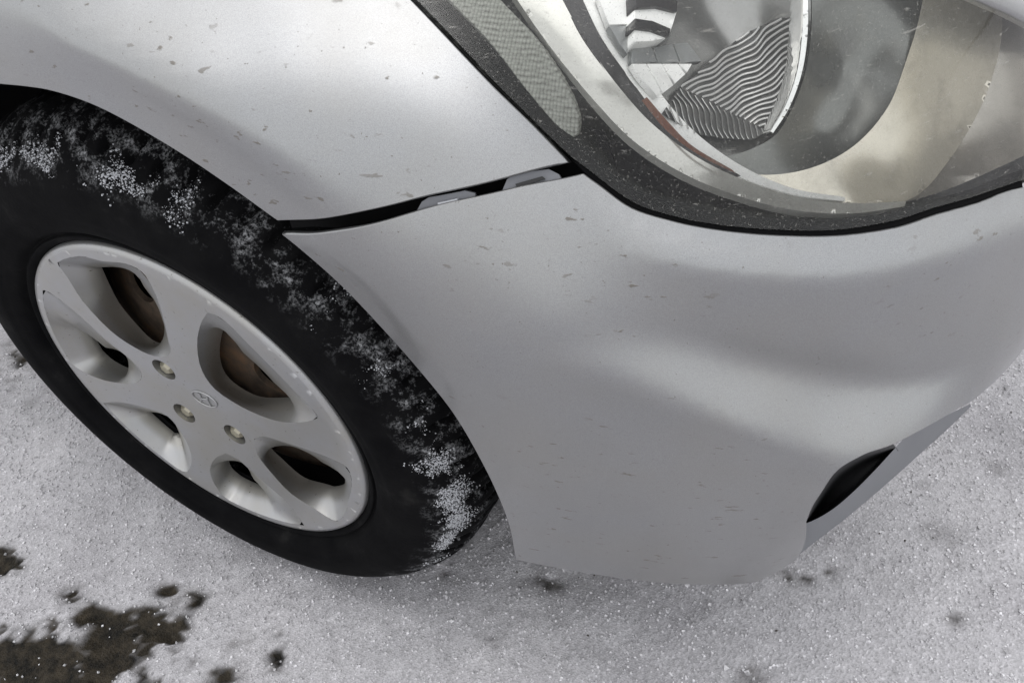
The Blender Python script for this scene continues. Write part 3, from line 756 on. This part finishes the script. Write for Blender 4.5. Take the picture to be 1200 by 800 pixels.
panel('lens', lens_out, .010, LENS, hlg, rings=((.0004, .002), (.0, .006)), off=.003)
hz_out = np.vstack([np.array(EDGE_L), np.array(EDGE_B), np.array(TOPR), [(950,-70),(700,-75),(500,-55)]])
# black housing: a shallow shelf at the rim that drops away behind the reflectors
deep_patch('housing', hz_out, [(480,0,.022),(570,91,.022),(664,185,.019),(560,-50,.05),(640,100,.034),(600,60,.036),(700,120,.075),(700,170,.040),(760,215,.034),(850,268,.016),(850,245,.026),(980,274,.014),(980,255,.030),(1100,248,.014),(1199,217,.014),(860,200,.10),(800,60,.24),(900,60,.25),(1000,60,.2),(1000,180,.12),(1120,215,.05),(1150,120,.12),(1240,100,.12),(1215,30,.12),(1160,5,.12),(950,-70,.2),(700,-75,.2)], 12, BEZEL, hlg)
ref_out = np.vstack([sm([(505,-25),(527,0),(575,50),(620,108),(655,148),(672,160)]), sm([(676,157),(677,140),(664,105),(630,50),(585,0),(565,-25)])])
deep_patch('side_reflector', ref_out, [(527,0,.013),(585,0,.013),(620,80,.011),(672,158,.010)], 5, HONEY, hlg, rings=((.0006, .0006), (.0006, .004)))
tl = [(590,-25),(606,0),(650,62),(700,122),(742,165),(800,203),(860,228),(930,246),(1000,250),(1060,242)]
tr = [(1062,236),(1000,238),(930,230),(860,206),(810,180),(762,143),(722,98),(684,45),(659,0),(645,-25)]
deep_patch('chrome_trim', np.vstack([sm(tl), sm(tr)]), [(606,0,.016),(659,0,.035),(700,122,.014),(735,115,.028),(800,203,.014),(810,182,.026),(930,246,.014),(930,232,.022),(1060,240,.016)], 5, M_TRIM, hlg, rings=((.0, .006),))
ul = [(644,-25),(658,0),(683,45),(721,98),(761,143),(809,181),(859,207)]
ur = [(868,206),(815,174),(772,136),(735,88),(705,45),(683,0),(672,-25)]
deep_patch('dark_trim', np.vstack([sm(ul), sm(ur)]), [(660,0,.037),(683,0,.047),(723,98,.030),(735,90,.042),(811,183,.028),(868,208,.028)], 4, M_DARK, hlg, rings=((.0, .006),))
deep_patch('amber_reflection', np.vstack([sm([(752,118),(777,149),(800,169),(832,189),(862,203)]), sm([(858,199),(810,170),(784,144),(758,114)])]), [(758,120,.032),(800,170,.025),(842,196,.022),(780,142,.030)], 3, satin('amber_reflection_tone', (.20, .085, .055), .3, .4, 1.0), hlg)  # brown-red reflection along the inner rim, painted as a coloured strip
bl = [(670,-25),(681,0),(703,45),(734,88),(771,137),(814,175),(866,207),(930,228),(990,236)]
br = [(990,231),(930,221),(872,196),(824,163),(787,126),(754,80),(726,38),(706,0),(697,-25)]
deep_patch('bright_edge', np.vstack([sm(bl), sm(br)]), [(683,0,.048),(704,0,.056),(736,88,.043),(752,82,.050),(868,207,.029),(870,198,.036),(990,236,.022),(990,231,.024)], 4, satin('bright_trim', (.92, .92, .90), .0, .3, .1), hlg, rings=((.0, .006),))
bowl_out = np.vstack([sm([(690,-25),(701,0),(722,40),(750,82),(783,128),(820,165),(868,200)]), sm([(880,178),(908,155),(928,125),(942,85),(949,40),(950,0),(948,-30)])])
BC = [(704,0,.062),(752,82,.058),(785,128,.056),(822,165,.052),(870,196,.050),(906,155,.075),(940,85,.085),(948,0,.095),(850,60,.125),(800,40,.110),(850,0,.130),(900,60,.120),(840,110,.105),(780,60,.085),(860,130,.095)]
deep_patch('reflector_bowl', bowl_out, BC, 5, M_BOWL, hlg)
lift = lambda k: [(a, b, c-k) for a, b, c in BC]
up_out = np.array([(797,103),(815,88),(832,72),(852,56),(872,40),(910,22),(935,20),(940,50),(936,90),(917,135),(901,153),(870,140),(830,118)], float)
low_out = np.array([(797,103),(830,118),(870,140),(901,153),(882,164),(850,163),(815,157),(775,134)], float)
deep_patch('dark_stripe_backing', np.vstack([up_out[:-2], low_out[4:]]), lift(.010), 5, satin('dark_stripe_metal', (.13, .13, .128), .5, .3), hlg)  # dark sheet behind the ribs paints the dark stripes of the reflection
BCT = TPS(np.array(BC)[:, :2]/300, np.array(BC)[:, 2], lam=1e-4)
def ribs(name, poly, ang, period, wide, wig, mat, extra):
    """raised ribs painting the reflected stripes of a fluted reflector, each a rounded ribbon standing on the backing"""
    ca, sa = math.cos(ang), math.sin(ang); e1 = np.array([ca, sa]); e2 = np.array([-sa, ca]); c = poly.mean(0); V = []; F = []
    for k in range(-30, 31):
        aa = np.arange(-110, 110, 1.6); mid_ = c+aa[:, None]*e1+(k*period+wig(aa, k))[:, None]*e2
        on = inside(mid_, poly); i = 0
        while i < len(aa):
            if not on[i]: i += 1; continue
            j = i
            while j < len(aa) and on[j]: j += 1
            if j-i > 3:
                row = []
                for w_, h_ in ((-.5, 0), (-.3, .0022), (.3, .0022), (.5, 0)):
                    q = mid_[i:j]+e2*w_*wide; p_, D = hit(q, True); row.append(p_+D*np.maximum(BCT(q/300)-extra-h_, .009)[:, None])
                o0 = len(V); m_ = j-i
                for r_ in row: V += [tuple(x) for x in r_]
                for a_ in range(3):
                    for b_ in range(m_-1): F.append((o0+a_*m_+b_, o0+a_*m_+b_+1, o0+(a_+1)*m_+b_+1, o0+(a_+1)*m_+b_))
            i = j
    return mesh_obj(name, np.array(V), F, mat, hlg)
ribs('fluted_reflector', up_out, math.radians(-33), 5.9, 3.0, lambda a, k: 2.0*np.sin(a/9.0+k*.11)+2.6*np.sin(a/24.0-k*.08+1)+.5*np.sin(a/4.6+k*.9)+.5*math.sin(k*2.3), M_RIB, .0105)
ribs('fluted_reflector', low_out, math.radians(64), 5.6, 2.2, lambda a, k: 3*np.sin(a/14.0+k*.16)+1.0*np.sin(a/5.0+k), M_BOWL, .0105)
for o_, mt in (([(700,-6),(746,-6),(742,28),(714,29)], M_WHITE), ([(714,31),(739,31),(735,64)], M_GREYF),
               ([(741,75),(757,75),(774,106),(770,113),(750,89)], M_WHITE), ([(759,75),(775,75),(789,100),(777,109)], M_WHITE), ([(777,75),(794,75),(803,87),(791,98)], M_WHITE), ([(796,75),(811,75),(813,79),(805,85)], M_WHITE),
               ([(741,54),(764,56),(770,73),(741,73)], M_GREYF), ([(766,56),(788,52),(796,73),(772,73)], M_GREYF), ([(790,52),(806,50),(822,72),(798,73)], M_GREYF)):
    deep_patch('reflector_facet', np.array(o_, float), lift(.014), 40, mt, hlg, rings=((.0002, .0006), (.0, .004)))  # the white facets hold the sky's reflection as their own colour
deep_patch('reflector_rim', np.vstack([sm([(945,-30),(947,0),(946,45),(939,88),(924,128),(906,156)]), sm([(903,154),(920,125),(934,85),(940,42),(941,0),(939,-30)])]), [(945,0,.062),(940,80,.055),(908,156,.050)], 4, CHROME, hlg, rings=((.001, .002), (.001, .02)))
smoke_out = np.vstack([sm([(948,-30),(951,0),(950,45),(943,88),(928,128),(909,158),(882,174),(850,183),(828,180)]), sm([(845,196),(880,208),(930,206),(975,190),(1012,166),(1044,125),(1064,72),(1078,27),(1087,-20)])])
deep_patch('smoky_reflection_zone', smoke_out, [(950,0,.068),(942,88,.060),(908,158,.054),(850,186,.048),(930,202,.048),(1010,163,.052),(1062,70,.057),(1080,0,.062),(990,80,.080),(960,150,.066)], 5, M_SMOKE, hlg)
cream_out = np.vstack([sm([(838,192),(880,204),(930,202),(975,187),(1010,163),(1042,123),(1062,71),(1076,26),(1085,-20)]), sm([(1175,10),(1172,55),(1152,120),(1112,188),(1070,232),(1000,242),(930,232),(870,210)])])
deep_patch('cream_reflection', cream_out, [(880,204,.042),(930,202,.042),(1011,164,.046),(1063,71,.051),(1080,0,.056),(1172,55,.068),(1150,120,.062),(1112,188,.048),(1070,228,.030),(1000,238,.026),(1100,100,.060),(1030,190,.042)], 6, M_CREAM, hlg)  # cream, smoky and side pieces paint the bowl's zones of reflection
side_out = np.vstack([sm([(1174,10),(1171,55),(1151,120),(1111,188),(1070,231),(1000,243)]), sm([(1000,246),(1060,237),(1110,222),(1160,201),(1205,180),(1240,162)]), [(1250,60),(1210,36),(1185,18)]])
deep_patch('side_reflection_zone', side_out, [(1173,55,.070),(1153,120,.064),(1113,188,.050),(1072,229,.032),(1000,245,.022),(1110,232,.018),(1205,196,.016),(1240,120,.045),(1200,100,.060)], 6, M_SIDE, hlg)
for nm, pts, mt, dz in (('bulb_shield', [(744,-10),(768,-8),(794,2),(793,14),(788,30),(783,44),(765,48),(744,49)], M_WHITE, .026),
                   ('shield_band', [(745,-10),(768,-8),(794,2),(793,14),(770,8),(746,9)], M_DARK, .030), ('shield_band', [(745,22),(765,25),(786,34),(784,43),(764,35),(744,32)], M_DARK, .030)):
    deep_patch(nm, np.array(pts, float), lift(dz), 6, mt, hlg, rings=((.0003, .0008), (.0, .016)))
